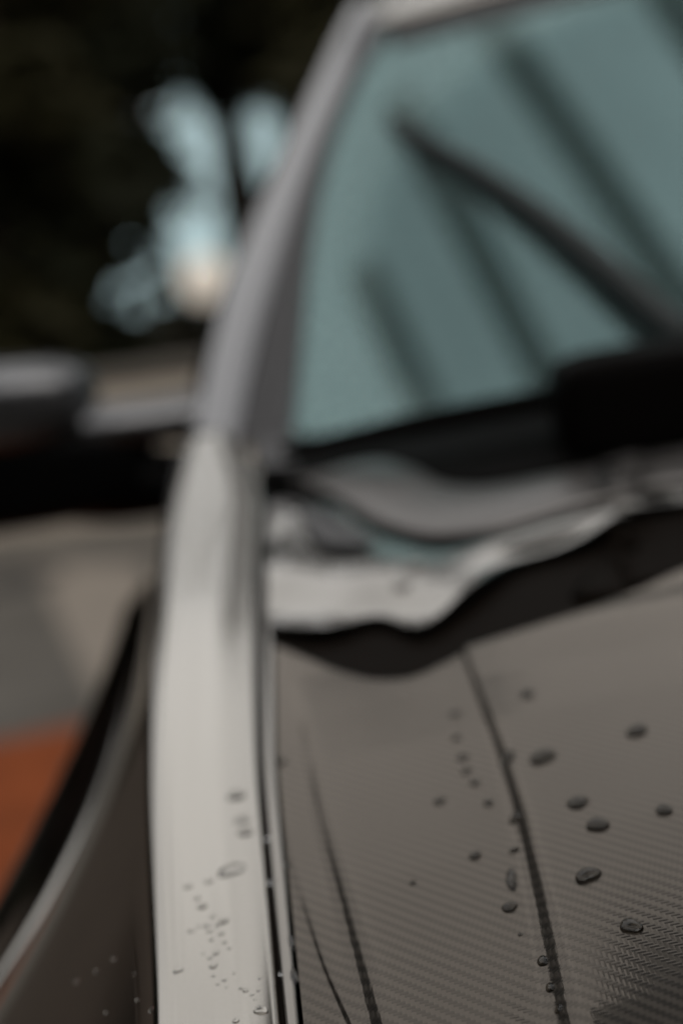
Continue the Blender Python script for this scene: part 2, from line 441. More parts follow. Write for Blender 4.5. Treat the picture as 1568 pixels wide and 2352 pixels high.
PIV = hit(1900, 480, W, .9, 4); RAD = (hit(858, 480, W, .9, 4)-PIV).length      # the arc the wiper has swept clean
def glass():
    m = bpy.data.materials.new('windscreen_glass'); m.use_nodes = True; t = m.node_tree; t.nodes.clear()
    o = t.nodes.new('ShaderNodeOutputMaterial'); mx = t.nodes.new('ShaderNodeMixShader')
    fr = t.nodes.new('ShaderNodeFresnel'); fr.inputs['IOR'].default_value = 2.1
    tr = t.nodes.new('ShaderNodeBsdfTransparent'); tr.inputs[0].default_value = (.55, .66, .63, 1)
    gl = t.nodes.new('ShaderNodeBsdfGlossy'); gl.inputs['Roughness'].default_value = 0.01; gl.inputs['Color'].default_value = (.64, .95, .98, 1)
    t.links.new(fr.outputs[0], mx.inputs[0]); t.links.new(tr.outputs[0], mx.inputs[1]); t.links.new(gl.outputs[0], mx.inputs[2])
    df = t.nodes.new('ShaderNodeBsdfDiffuse'); df.inputs[0].default_value = (.42, .56, .56, 1)   # thin film of road dirt and damp; even part imitates veiling cabin light
    m2 = t.nodes.new('ShaderNodeMixShader')
    ge = t.nodes.new('ShaderNodeNewGeometry'); vd = t.nodes.new('ShaderNodeVectorMath'); vd.operation = 'DISTANCE'; vd.inputs[1].default_value = PIV
    mr = t.nodes.new('ShaderNodeMapRange'); mr.interpolation_type = 'SMOOTHSTEP'
    mr.inputs[1].default_value = RAD-.035; mr.inputs[2].default_value = RAD+.035; mr.inputs[3].default_value = .10; mr.inputs[4].default_value = .30
    ns = t.nodes.new('ShaderNodeTexNoise'); ns.inputs['Scale'].default_value = 130; ns.inputs['Detail'].default_value = 3
    ma = t.nodes.new('ShaderNodeMath'); ma.operation = 'MULTIPLY'; mb = t.nodes.new('ShaderNodeMapRange'); mb.inputs[1].default_value = .35; mb.inputs[2].default_value = .65; mb.inputs[3].default_value = .75; mb.inputs[4].default_value = 1.25
    t.links.new(ge.outputs['Position'], vd.inputs[0]); t.links.new(vd.outputs['Value'], mr.inputs[0]); t.links.new(ns.outputs[0], mb.inputs[0])
    t.links.new(mr.outputs[0], ma.inputs[0]); t.links.new(mb.outputs[0], ma.inputs[1]); t.links.new(ma.outputs[0], m2.inputs[0])
    t.links.new(mx.outputs[0], m2.inputs[1]); t.links.new(df.outputs[0], m2.inputs[2])
    t.links.new(m2.outputs[0], o.inputs[0]); return m
GLASS = glass()
# pillar, seal, windscreen ---------------------------------------------------
I_px = [(546, 1030), (570, 900), (603, 750), (642, 620), (690, 460), (738, 330), (800, 190), (858, 80), (890, 30)]
G_px = [(668, 1000), (680, 900), (692, 780), (706, 620), (728, 470), (764, 330), (820, 190), (872, 100), (905, 55)]
O_px = [(424, 1030), (443, 930), (472, 800), (506, 680), (570, 520), (628, 390), (700, 240), (780, 90), (815, 25)]
Iw = [hit(a, b, W, .9, 4) for a, b in I_px]; Gw = [hit(a, b, W, .9, 4) for a, b in G_px]
print('pillar', [tuple(round(c, 3) for c in p) for p in Iw])
Ow = [at(a, b, p.y+.07) for (a, b), p in zip(O_px, Iw)]
n = 60
a, b, g = catmull(Iw, n), catmull(Ow, n), catmull(Gw, n)
rows = []
for i in range(n):
    p, q = a[i], b[i]; ax = (q-p); nrm = Vector((-.35, -.55, .6)).normalized()
    sec = [p-nrm*.012, p+nrm*.006, p+ax*.12+nrm*.013, p+ax*.45+nrm*.024, p+ax*.8+nrm*.019, q, q+Vector((.005, .03, -.012)), q+Vector((.02, .07, -.012))]
    rows.append(catmull(sec, 30))
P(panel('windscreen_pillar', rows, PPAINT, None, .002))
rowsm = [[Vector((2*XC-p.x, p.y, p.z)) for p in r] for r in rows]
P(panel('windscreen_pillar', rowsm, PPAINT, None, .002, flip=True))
rows = []
for i in range(n):
    p, q = a[i], g[i]
    row = []
    for k in range(9):
        s = p.lerp(q, k/8); h = .004 + .006*math.sin(math.pi*min(1, k/4)) if k < 4 else .004
        row.append(Vector((s.x, s.y, W(s.x, s.y)+h)))
    rows.append(row)
# foot of the trim runs down to the shut line
P(panel('windscreen_seal', rows, SEAL, None, .003, flip=True))
foot = loft('seal_foot', [at(548, 1028, 1.42), at(600, 1110, 1.37), at(612, 1175, 1.30)], [at(672, 1000, 1.42), at(690, 1080, 1.36), at(690, 1165, 1.28)], S, SEAL, m=6, n=20, dz=.004, mir=False)
ext = [Vector((g[0].x-.0, g[0].y-.05, 0))]
gl = [p for p in g]
rows = []
for i in range(n):
    p = gl[i]; x0 = p.x-.01; row = []
    for k in range(61):
        x = x0 + (2*XC-2*x0)*k/60
        row.append(Vector((x, p.y - .10*(1-((x-XC)/.75)**2)*.0, W(x, p.y))))
    rows.append(row)
# carry the glass down below the cowl
low = [[Vector((p.x, p.y-.12*(1-k/4), W(p.x, p.y-.12*(1-k/4)))) for p in rows[0]] for k in range(4)]
P(panel('windscreen', low+rows, GLASS, None, .005, flip=False))
# roof
top = rows[-1]
rf = []
for k, (dy, dz) in enumerate([(-.004, .004), (.0, .012), (.02, .022), (.07, .045), (.2, .075), (.5, .105), (.9, .11), (1.3, .08)]):
    rf.append([Vector((p.x + (XC-p.x)*.02*k/7 - (.02 if j == 0 else 0) + (.02 if j == 60 else 0), p.y+dy, p.z+dz)) for j, p in enumerate(top)])
P(panel('roof', rf, PAINT, None, .004, flip=False))
P(panel('roof_trim', [[p+Vector((0, -.045, -.030)) for p in top], [p+Vector((0, -.03, -.016)) for p in top], [p+Vector((0, -.004, .003)) for p in top]], SEAL, None, .003))
# cabin lining: dark box closed behind the glass
bm = bmesh.new(); vs = []
for y, zt, xl in ((1.75, 1.30, .16), (2.15, 1.55, .26), (2.9, 1.58, .27), (3.8, 1.45, .27)):
    vs.append([bm.verts.new(p) for p in [(.10, y, .6), (.10, y, 1.05), (xl, y, zt), (2*XC-xl, y, zt), (2*XC-.10, y, 1.05), (2*XC-.10, y, .6)]])
for a_, b_ in zip(vs, vs[1:]):
    for k in range(5): bm.faces.new((a_[k], a_[k+1], b_[k+1], b_[k]))
bm.faces.new(vs[-1])
P(from_bm('cabin_lining', bm, LINING))
rows = [[Vector((x, y, W(x, y)-.05-.12*(y-1.4) if y < 1.45 else 1.02+.03*math.sin((y-1.45)*5))) for x in [-.05+1.46*k/24 for k in range(25)]] for y in (1.38, 1.45, 1.55, 1.7, 1.85, 1.95)]
P(panel('dashboard', rows, LINING, None, .01))

# wipers -------------------------------------------------------------
def Wo(px, py, off): return hit(px, py, lambda x, y: W(x, y)+off, .8, 4)
wp = catmull([hit(650, 1040, lambda x, y: S(x, y)+.025), hit(800, 1008, lambda x, y: S(x, y)+.028), hit(1000, 965, lambda x, y: S(x, y)+.03), hit(1320, 905, lambda x, y: S(x, y)+.03), hit(1568, 870, lambda x, y: S(x, y)+.03), hit(1800, 850, lambda x, y: S(x, y)+.03)], 30)
wiper1 = P(tube('wiper_blade', wp, lambda t: .007+.004*math.sin(math.pi*min(1, t*1.2)), BLACK, None, 10))
pv = superell('wiper_pivot_cover', hit(1560, 905, lambda x, y: S(x, y)+.03), (.105, .05, .045), BLACK, None, .35); P(pv)
w2 = catmull([Wo(905, 283, .012), Wo(980, 325, .014), Wo(1120, 405, .018), Wo(1280, 520, .022), Wo(1430, 645, .026), Wo(1580, 775, .03)], 34)
wip2 = P(tube('wiper_arm', w2, lambda t: .0125+.006*t - .004*max(0, .1-t)*10, ARM, None, 10, .7))
bl = catmull([Wo(905, 278, .004), Wo(950, 310, .006), Wo(1005, 362, .006)], 10)
P(tube('wiper_blade', bl, lambda t: .011, RUBBER, None, 8))

# wing mirror ----------------------------------------------------------
mir = empty('wing_mirror', at(100, 1000, 1.55)); P(mir)
MI = Matrix.Translation(-(at(100, 1000, 1.55)-Vector((XC, 2.3, 0)))) @ CARINV
def PM(o): o.parent = mir; o.matrix_parent_inverse = Matrix.Translation(-at(100, 1000, 1.55)); return o
k = 1.55/FPX
PM(superell('mirror_shell', at(-130, 955, 1.55), (355*k, .075, 105*k), MPAINT, None, .55))
PM(superell('mirror_housing', at(-60, 1105, 1.56), (430*k, .07, 118*k), GLOSSBLACK, None, .5))
arm = catmull([at(190, 985, 1.53), at(270, 975, 1.53), at(360, 965, 1.54), at(470, 950, 1.56)], 14)
PM(tube('mirror_arm', arm, lambda t: .030+.004*t, MPAINT, None, 14, .8))
arm2 = catmull([at(150, 1100, 1.56), at(270, 1110, 1.55), at(380, 1105, 1.56), at(450, 1100, 1.58)], 14)
PM(tube('mirror_foot', arm2, lambda t: .050-.012*t, GLOSSBLACK, None, 14, .95))

# lower side, door, wheel (seen only from a step aside)
xs = rows and -0.16
bm = bmesh.new(); box_bm(bm, (-.10, 2.35, .70), (.05, 1.75, .62)); P(from_bm('door', bm, PAINT, None, .02, True))
rows = [[Vector((-.10+.02*math.sin(q*.5), y, 1.02 + .40*q/5)) for q in range(6)] for y in (1.62+.12*0, 1.9, 2.3, 2.8, 3.2)]
rows = [[Vector((-.045+.10*(q/5), y+(.40*q/5 if i == 0 else 0), 1.03+.46*q/5)) for q in range(6)] for i, y in enumerate((1.62, 2.1, 2.5, 2.9, 3.2))]
P(panel('side_window', rows, GLASS, None, .004, flip=True))
bm = bmesh.new()
bmesh.ops.create_cone(bm, cap_ends=True, segments=48, radius1=.34, radius2=.34, depth=.22, matrix=Matrix.Translation((-.02, .25, .34)) @ Matrix.Rotation(R(90), 4, 'Y'))
P(from_bm('wheel', bm, RUBBER, None, .02, True))
bm = bmesh.new(); box_bm(bm, (XC, 1.1, .52), (1.42, 1.7, .55)); P(from_bm('front_body', bm, BLACK, None, .03, True))
bm = bmesh.new(); box_bm(bm, (XC+.02+.62, 2.6, .72), (.22, 2.9, .7)); P(from_bm('far_body_side', bm, PAINT, None, .05, True))

# ------------------------------------------------------------------ droplets
def cap_mesh(seed, mat):
    rnd = random.Random(seed); bm = bmesh.new(); nr, ns = 9, 22; V = []
    ph = [rnd.uniform(0, 6.28) for _ in range(3)]
    def rad(th): return 1+.10*math.sin(2*th+ph[0])+.07*math.sin(3*th+ph[1])+.03*math.sin(5*th+ph[2])
    for i in range(nr):
        t = i/(nr-1)*math.pi*.5
        r, h = math.cos(t)**.62 if t < 1.57 else 0, math.sin(t)
        if i == nr-1: V.append([bm.verts.new((0, 0, 1))])
        else: V.append([bm.verts.new((r*rad(q)*math.cos(q), r*rad(q)*math.sin(q), h)) for q in [2*math.pi*j/ns for j in range(ns)]])
    for i in range(nr-2):
        for j in range(ns): bm.faces.new((V[i][j], V[i][(j+1) % ns], V[i+1][(j+1) % ns], V[i+1][j]))
    for j in range(ns): bm.faces.new((V[-2][j], V[-2][(j+1) % ns], V[-1][0]))
    b = [bm.verts.new((v.co.x*.97, v.co.y*.97, -.12)) for v in V[0]]
    for j in range(ns): bm.faces.new((b[j], b[(j+1) % ns], V[0][(j+1) % ns], V[0][j]))
    bm.faces.new(b[::-1])
    me = bpy.data.meshes.new('droplet'); bm.to_mesh(me); bm.free(); me.materials.append(mat)
    for p in me.polygons: p.use_smooth = True
    return me
CAPS = [cap_mesh(s, WATER) for s in range(7)]; CAPSD = [cap_mesh(s, WATERD) for s in range(7)]
cnt = 0
def droplet(px, py, wpx, zf, label, group, asp=.62, hgt=.45, rot=None, side=None):
    """a bead of water wpx wide (photo units) lying on a surface"""
    global cnt
    p = side if side is not None else hit(px, py, zf)
    dist = (p-CAM).dot(fw); a = wpx/2*dist/FPX
    e = .002
    n = Vector((-(zf(p.x+e, p.y)-zf(p.x-e, p.y))/(2*e), -(zf(p.x, p.y+e)-zf(p.x, p.y-e))/(2*e), 1)).normalized() if side is None else Vector((-.97, -.1, .2)).normalized()
    o = bpy.data.objects.new('water_droplet', (CAPSD if zf is bz else CAPS)[cnt % 7]); COL.objects.link(o); cnt += 1
    q = n.to_track_quat('Z', 'Y'); ang = R(20) if rot is None else R(rot)
    o.rotation_mode = 'QUATERNION'
    xax = Vector((math.cos(ang), math.sin(ang), 0)); xax = (xax-n*xax.dot(n)).normalized(); yax = n.cross(xax)
    m = Matrix((xax, yax, n)).transposed()
    o.rotation_quaternion = m.to_quaternion()
    o.location = p
    o.scale = (a, a*asp*1.0, a*hgt)
    tag(o, label, 'droplet', group)
    return o
GB = 'raindrops on the carbon fibre bonnet'; GF = 'raindrops on the silver fender'; GC = 'tiny raindrops clustered on the silver fender'
BD = [
 (1210, 1595, 36, 'blurred raindrop alone highest on the bonnet, right of the dark crease', .7),
 (1462, 1680, 50, 'dark raindrop high on the bonnet near the right edge of the photo', .7),
 (1165, 1743, 46, 'raindrop lying across the upper part of the dark bonnet crease', .6),
 (1245, 1740, 60, 'long dark raindrop just right of the one crossing the upper crease', .65),
 (1326, 1845, 48, 'dark oval raindrop, upper of a close pair right of the crease', .8),
 (1371, 1896, 54, 'dark oval raindrop, lower of a close pair right of the crease', .75),
 (1524, 1862, 42, 'dark raindrop at mid height by the right edge of the photo', .8),
 (1184, 1879, 42, 'flat raindrop touching the middle of the dark bonnet crease', .5),
 (1181, 1953, 26, 'small raindrop close left of the crease above the upright streak', .7),
 (1091, 1966, 32, 'small dark raindrop standing apart left of the upright streak drop', .7),
 (1349, 2012, 60, 'largest dark raindrop on the bonnet, right of the crease', .75),
 (1170, 2085, 36, 'raindrop directly below the upright streak drop left of crease', .85),
 (1448, 2129, 50, 'glossy dark raindrop alone in the lower right of the bonnet', .95),
 (1246, 2208, 30, 'pale edged raindrop touching the left side of the lower crease', 1.0),
 (1263, 2269, 25, 'faint raindrop on the lower crease, middle of the bottom three', 1.1),
 (1283, 2318, 24, 'lowest raindrop on the bonnet, at the foot of the crease', 1.0),
 (948, 2028, 18, 'tiny raindrop far left of the crease in the middle of the carbon', .7),
 (1194, 2147, 11, 'speck of water left of the lower crease on bare weave', .9),
 (1009, 1841, 28, 'soft small raindrop left of the crease, beyond the dotted row', .7),
 (645, 1750, 26, 'blurred raindrop beside the shut line at the upper left of the bonnet', .8),
 (660, 1986, 20, 'dark raindrop on the edge of carbon beside the bonnet strip', .7)]
for px, py, wd, lb, asp in BD: droplet(px, py, wd, bz, lb, GB, asp=asp*1.15)
droplet(1174, 2021, 28, bz, 'upright streak shaped raindrop left of the crease', GB, asp=2.9, rot=-4)
for k, (px, py, wd) in enumerate([(1045, 1640, 24), (1048, 1695, 22), (1062, 1740, 26), (1071, 1771, 24), (1089, 1798, 24), (1121, 1845, 26)]):
    droplet(px, py, wd, bz, ['farthest and faintest', 'second farthest', 'third and middle', 'fourth from the far end', 'second nearest', 'nearest and lowest'][k] + ' soft raindrop in the dotted row left of the crease', 'dotted row of raindrops beside the bonnet crease', asp=.9)
SG = 'water beads caught in the bonnet shut line'
for px, py, wd, asp, lb in [(614, 1925, 14, 1.8, 'upper small bead of water caught in the fender shut line'), (624, 2026, 18, 2.2, 'round bead bulging from the middle of the fender shut line'),
                        (669, 2165, 14, 4.5, 'upper long bead hanging on the strip beside the carbon'), (674, 2243, 16, 4.5, 'lower long bead hanging on the strip beside the carbon'), (644, 2236, 10, 2, 'lowest small bead of water caught in the fender shut line')]:
    droplet(px, py, wd, S, lb, SG, asp=asp, rot=8)
from mathutils.bvhtree import BVHTree
fv = [p for r in FROWS for p in r]; nn = len(FROWS[0])
bvh = BVHTree.FromPolygons(fv, [(i*nn+j, i*nn+j+1, (i+1)*nn+j+1, (i+1)*nn+j) for i in range(len(FROWS)-1) for j in range(nn-1)])
def on_fender(px, py):
    loc, nrm_, _, _ = bvh.ray_cast(CAM, ray(px, py).normalized())
    if nrm_.z < 0: nrm_ = -nrm_
    return lambda x, y, l=loc, n_=nrm_: l.z - (n_.x*(x-l.x)+n_.y*(y-l.y))/n_.z
droplet(955, 1305, 62, lambda x, y: cowl_z(x, y)+.006, 'large soft raindrop on the bright cowl, upper right of two', 'raindrops on the silver cowl', asp=.8)
droplet(922, 1345, 46, lambda x, y: cowl_z(x, y)+.006, 'smaller soft raindrop on the bright cowl, lower left of two', 'raindrops on the silver cowl', asp=.9)
for px, py, wd, lb in [(316, 2296, 11, 'white glinting raindrop on the dark side of the fender'), (348, 2319, 15, 'slanted raindrop clinging to the rounded outer edge of the fender'), (263, 2202, 12, 'faint raindrop highest on the dark fender side'), (223, 2230, 12, 'faint raindrop far out on the dark fender side'), (177, 2254, 15, 'soft raindrop farthest out on the dark fender side'), (245, 2325, 12, 'raindrop lowest on the dark fender side'), (308, 2237, 7, 'speck of water on the dark fender side by the bright edge')]:
    droplet(px, py, wd, on_fender(px, py), lb, 'raindrops on the dark side of the fender', asp=1.0, hgt=.6)
FD = [
 (544, 1826, 48, 'blurred crescent raindrop farthest up the silver fender', .7), (558, 1883, 38, 'blurred raindrop, upper of a stacked pair on the fender', .6),
 (565, 1910, 42, 'blurred raindrop, lower of a stacked pair on the fender', .7), (532, 1998, 60, 'longest flat raindrop lying across the silver fender', .5),
 (480, 2024, 20, 'small raindrop just below the longest flat drop on the fender', .8), (432, 2036, 20, 'small raindrop left of and below the longest fender drop', .7),
 (465, 2081, 26, 'raindrop at the upper left head of the fender cluster', .8), (514, 2115, 27, 'slanted raindrop at the upper right of the fender cluster', .75),
 (440, 2138, 18, 'faint raindrop left of the fender cluster', .6), (490, 2219, 21, 'clear raindrop at the lower end of the fender cluster', .9),
 (409, 2229, 21, 'raindrop alone near the outer edge of the silver fender', .95), (564, 2275, 15, 'round raindrop with a smaller one touching it low on the fender', 1.1),
 (599, 2321, 34, 'biggest round raindrop low on the fender by the shut line', 1.05), (542, 2345, 19, 'raindrop cut by the bottom edge of the photo on the fender', .9)]
for px, py, wd, lb, asp in FD: droplet(px, py, wd, on_fender(px, py), lb, GF, asp=asp*.82, hgt=.40)
for px, py, wd in [(453, 2063, 15), (488, 2105, 13), (499, 2124, 14), (474, 2126, 15), (481, 2139, 13), (508, 2144, 14), (485, 2158, 13), (516, 2164, 12), (527, 2178, 10), (496, 2189, 16), (482, 2200, 12),
                   (490, 2242, 10), (515, 2251, 12), (500, 2260, 9), (537, 2235, 8), (553, 2270, 10), (593, 2275, 10), (579, 2285, 9), (596, 2247, 9), (585, 2296, 7), (457, 2128, 9), (467, 2190, 7), (520, 2268, 6)]:
    droplet(px, py, wd, on_fender(px, py), 'tiny clear raindrop in the sprinkle on the silver fender top', GC, asp=.75, hgt=.45)

# ------------------------------------------------------------------ ground, path, wall
ASPH = principled('asphalt', (.115, .105, .092), .8, spec=.3, noise=.25, nscale=3, bump=.3)
PALE = principled('pale_paving', (.26, .225, .19), .8, spec=.3, noise=.12, nscale=4)
BRICK = principled('terracotta_paving', (.24, .058, .016), .75, spec=.2, noise=.35, nscale=5)
WALLM = principled('beige_render', (.62, .54, .45), .85, spec=.2, noise=.1, nscale=4)
def G(px, py, z=0):
    d = ray(px, py); return CAM + d*((z-CAM.z)/d.z)
bm = bmesh.new(); bmesh.ops.create_circle(bm, cap_ends=True, segments=64, radius=900)
tag(from_bm('ground', bm, ASPH), kind='structure')
def sheet(name, pts, z, mat):
    bm = bmesh.new(); vs = [bm.verts.new((p.x, p.y, z)) for p in pts]; f = bm.faces.new(vs)
    if f.normal.z < 0: bmesh.ops.reverse_faces(bm, faces=[f])
    f.normal_update()
    return tag(from_bm(name, bm, mat), kind='structure')
e1, e2 = G(-400, 1790), G(330, 1635)
d = (e2-e1).normalized(); nr = Vector((d.y, -d.x, 0)); nr = nr if nr.y < 0 else -nr
sheet('brick_path', [e1-d*6, e2+d*1.2, e2+d*1.2+nr*3.2, e1-d*6+nr*3.2], .004, BRICK)
sheet('paving_strip', [G(75, 1290), G(330, 1300), G(345, 1560), G(235, 1640)], .004, PALE)
dp = G(52, 1335); dc = empty('drain_cover', (dp.x, dp.y, .004)); tag(dc, 'small dark drain cover in the grey ground below the wing mirror', 'drain cover')
bm = bmesh.new(); bmesh.ops.create_cone(bm, cap_ends=True, segments=28, radius1=.15, radius2=.14, depth=.02, matrix=Matrix.Translation((0, 0, .008))); from_bm('cover', bm, principled('cast_iron', (.035, .032, .03), .7, noise=.3, nscale=40), dc)
bm = bmesh.new(); bmesh.ops.create_cone(bm, cap_ends=True, segments=28, radius1=.19, radius2=.185, depth=.01, matrix=Matrix.Translation((0, 0, .003))); from_bm('rim', bm, principled('drain_rim', (.06, .055, .05), .7, noise=.3, nscale=40), dc)
wl = empty('garden_wall', (0, 0, 0))
q1, q2 = at(-700, 842, 7.7), at(900, 842, 7.3); q1.z = q2.z = 0
wd_ = (q2-q1).normalized(); ang = math.atan2(wd_.y, wd_.x)
c = (q1+q2)/2; wl.location = (c.x, c.y, 0); wl.rotation_euler.z = ang
top_z = at(330, 842, 7.45).z; L = (q2-q1).length
bm = bmesh.new(); box_bm(bm, (0, 0, top_z/2-.03), (L, .2, top_z-.06)); from_bm('wall_face', bm, WALLM, wl)
bm = bmesh.new(); box_bm(bm, (0, 0, top_z-.03), (L+.06, .27, .06)); from_bm('coping', bm, principled('wall_coping', (.16, .145, .125), .85, noise=.15, nscale=6), wl)
tag(wl, 'low beige garden wall with a coping behind the wing mirror', 'wall')
w2 = empty('reflected_brown_wall', (-3.7, 4.4, 0)); tag(w2, 'unseen brown wall added for its reflection in the fender side', 'wall')  # out of view, added to brown the reflection in the fender side
BW = principled('brown_render', (.14, .117, .10), .85, spec=.2, noise=.15, nscale=3)
bm = bmesh.new(); box_bm(bm, (0, 0, .95), (.2, 6.2, 1.9)); from_bm('wall_face', bm, BW, w2)
bm = bmesh.new(); box_bm(bm, (0, 0, 1.935), (.27, 6.26, .07)); from_bm('coping', bm, BW, w2)

# ------------------------------------------------------------------ trees
LEAF = [principled('leaf_dark', (.012, .013, .006), .7, spec=.1, noise=.3, nscale=2), principled('leaf_mid', (.022, .020, .008), .7, spec=.1, noise=.3, nscale=2)]
BARK = principled('bark', (.03, .022, .016), .9, spec=.1, noise=.3, nscale=12)
def tree(x, y, h, r, mat, label, n=2600, base=.12, seed=0, lf=.16):
    rnd = random.Random(seed); t = empty('broadleaf_tree', (x, y, 0)); tag(t, label, 'tree', 'dark trees behind the car')
    path = catmull([Vector((0, 0, -.1)), Vector((rnd.uniform(-.1, .1), 0, h*.3)), Vector((rnd.uniform(-.2, .2), .1, h*.6)), Vector((0, 0, h*.92))], 10)
    tube('trunk', path, lambda s: .17*(1-.85*s)*h/6, BARK, t, 9)
    v, f = [], []
    cl = []
    for k in range(26):
        zz = base + (1-base)*rnd.random()**.85
        rr = r*(math.sin(math.pi*min(1, (zz-base)/(1-base)*.86+.14))**.6)*math.sqrt(rnd.random())
        a = rnd.uniform(0, 6.283); cl.append((Vector((rr*math.cos(a), rr*math.sin(a), zz*h)), r*rnd.uniform(.28, .5)))
    for k in range(n):
        c, cr = rnd.choice(cl)
        d = Vector((rnd.gauss(0, 1), rnd.gauss(0, 1), rnd.gauss(0, .8))).normalized()*cr*rnd.random()**.4
        p = c+d; p.z = max(p.z, .25)
        u = Vector((rnd.gauss(0, 1), rnd.gauss(0, 1), rnd.gauss(0, .5))).normalized(); w_ = u.orthogonal().normalized()
        s = lf*rnd.uniform(.6, 1.3); i = len(v)
        v += [p-u*s, p+w_*s*.45, p+u*s, p-w_*s*.45]; f.append((i, i+1, i+2, i+3))
    me = bpy.data.meshes.new('crown'); me.from_pydata([tuple(q) for q in v], [], f); me.update()
    link('crown', me, mat, t)
    return t
def gx(px, y):   # world x seen at photo column px, at horizon height, y metres away
    return at(px, 560, y).x
TR = [(-60, 9.5, 5.2, 1.5, 0, 'tall dark tree at the far left edge behind the mirror'),
      (10, 8.6, 4.6, 1.0, 1, 'dark leafy tree rising above the wing mirror'),
      (70, 9.6, 5.0, .9, 0, 'dark tree directly left of the bright sky gap'),
      (960, 10.5, 5.4, 1.0, 0, 'dark tree behind the windscreen pillar, right of the sky gap'),
      (1040, 9.8, 5.2, 1.2, 1, 'dark tree hidden mostly behind the windscreen'),
      (-420, 8.5, 5.5, 1.7, 1, 'dark tree outside the left edge beyond the wall')]
for i, (px, y, h, r, mi, lb) in enumerate(TR): tree(gx(px, y), y, h, r, LEAF[mi], lb, seed=20+i, n=4400)

# house added far behind the trees to stand in for pale sky
hx = gx(480, 24); ho = empty('sky_standin_house', (hx, 24, 0)); tag(ho, 'added pale blue house standing in for sky in the tree gap', 'house')
HW = principled('sky_blue_render', (.62, .84, .90), .85, noise=.08, nscale=1.5)
bm = bmesh.new(); box_bm(bm, (-.6, 3, 2.7), (8.5, 6, 5.4)); from_bm('wall', bm, HW, ho)
bm = bmesh.new(); vs = [bm.verts.new(p) for p in [(-5.2, -.5, 5.3), (4.0, -.5, 5.3), (4.0, 6.5, 5.3), (-5.2, 6.5, 5.3), (-5.2, 3, 7.4), (4.0, 3, 7.4)]]
for f in [(0, 1, 5, 4), (2, 3, 4, 5), (0, 4, 3), (1, 2, 5), (3, 2, 1, 0)]: bm.faces.new([vs[k] for k in f])
from_bm('roof', bm, principled('roof_tiles', (.12, .05, .035), .8, noise=.3, nscale=4), ho)
for wx in (-3.2, -1.0, 2.2):
    bm = bmesh.new(); box_bm(bm, (wx, -.01, 3.9), (1.0, .08, 1.3)); fr_ = from_bm('window', bm, principled('white_window_frame', (.7, .7, .68), .5), ho)
    bm = bmesh.new(); box_bm(bm, (wx, -.03, 3.9), (.84, .06, 1.14)); from_bm('pane', bm, principled('dark_pane', (.02, .03, .035), .05), fr_)
tree(-.45, 12.5, 9.0, 1.75, LEAF[1], 'tall airy tree added to dim the fender reflection', seed=71, n=2600, base=.50, lf=.13)  # crown out of view, added to grey the upper fender's reflection
tree(gx(690, 11), 11, 5.4, .85, LEAF[0], 'high crowned dark tree closing the top of the bright gap', seed=76, n=4200, base=.42)
# leaning tree added out of view to darken the near corner of the bonnet
def leaning():
    t = empty('reflection_tree', (3.4, 5.6, 0)); tag(t, 'leaning tree added out of view to darken the bonnet corner', 'tree', 'dark trees behind the car')
    pth = catmull([Vector((0, 0, -.1)), Vector((-.2, -.1, 2)), Vector((-.8, -.4, 4.2)), Vector((-2.2, -1.2, 6.1))], 14)
    tube('trunk', pth, lambda s: .14*(1-.75*s), BARK, t, 9)
    rnd = random.Random(5); v, f = [], []
    cl = [(Vector((-2.45+rnd.gauss(0, .26), -.98+rnd.gauss(0, .2), 6.4+rnd.gauss(0, .22))), rnd.uniform(.25, .42)) for _ in range(14)] + [(Vector((-1.0, -.5, 5.0)), .3), (Vector((.6, .4, 4.2)), .5), (Vector((.9, .8, 5.2)), .7), (Vector((.1, .8, 6.0)), .7)]
    for k in range(5200):
        c, cr = rnd.choice(cl); p = c+Vector((rnd.gauss(0, 1), rnd.gauss(0, 1), rnd.gauss(0, 1))).normalized()*cr*rnd.random()**.4
        u = Vector((rnd.gauss(0, 1), rnd.gauss(0, 1), rnd.gauss(0, .5))).normalized(); w_ = u.orthogonal().normalized(); s_ = .12*rnd.uniform(.6, 1.3); i = len(v)
        v.extend([p-u*s_, p+w_*s_*.45, p+u*s_, p-w_*s_*.45]); f.append((i, i+1, i+2, i+3))
    me = bpy.data.meshes.new('crown'); me.from_pydata([tuple(q) for q in v], [], f); me.update(); link('crown', me, LEAF[0], t)
leaning()
# garden lamp and hedge in the gap
OPAL = principled('opal_globe', (.85, .80, .72), .3); OPAL.node_tree.nodes['Principled BSDF'].inputs['Emission Color'].default_value = (1, .88, .74, 1)
OPAL.node_tree.nodes['Principled BSDF'].inputs['Emission Strength'].default_value = .3
lp = at(470, 640, 10.8)
lamp = empty('globe_lamp', (lp.x, lp.y, 0)); tag(lamp, 'lit white globe lamp on a post behind the windscreen pillar', 'lamp')
tube('lamp_post', [Vector((0, 0, 0)), Vector((0, 0, lp.z*.5)), Vector((0, 0, lp.z-.1))], lambda t: .03, BLACK, lamp, 10)
superell('lamp_globe', (0, 0, lp.z), (.18, .18, .18), OPAL, lamp, 1.0, 24, 14)
tree(gx(430, 13.5), 13.5, .95, .9, LEAF[1], 'low dark bush at the foot of the white globe lamp', seed=61, n=1500, base=0, lf=.12)
tree(gx(600, 13.0), 13.0, .85, .9, LEAF[0], 'low dark bush just right of the white globe lamp', seed=62, n=1500, base=0, lf=.12)
tree(gx(365, 11.5), 11.5, 3.4, .5, LEAF[1], 'thin airy tree at the left edge of the bright gap', seed=70, n=260, base=.1, lf=.09)
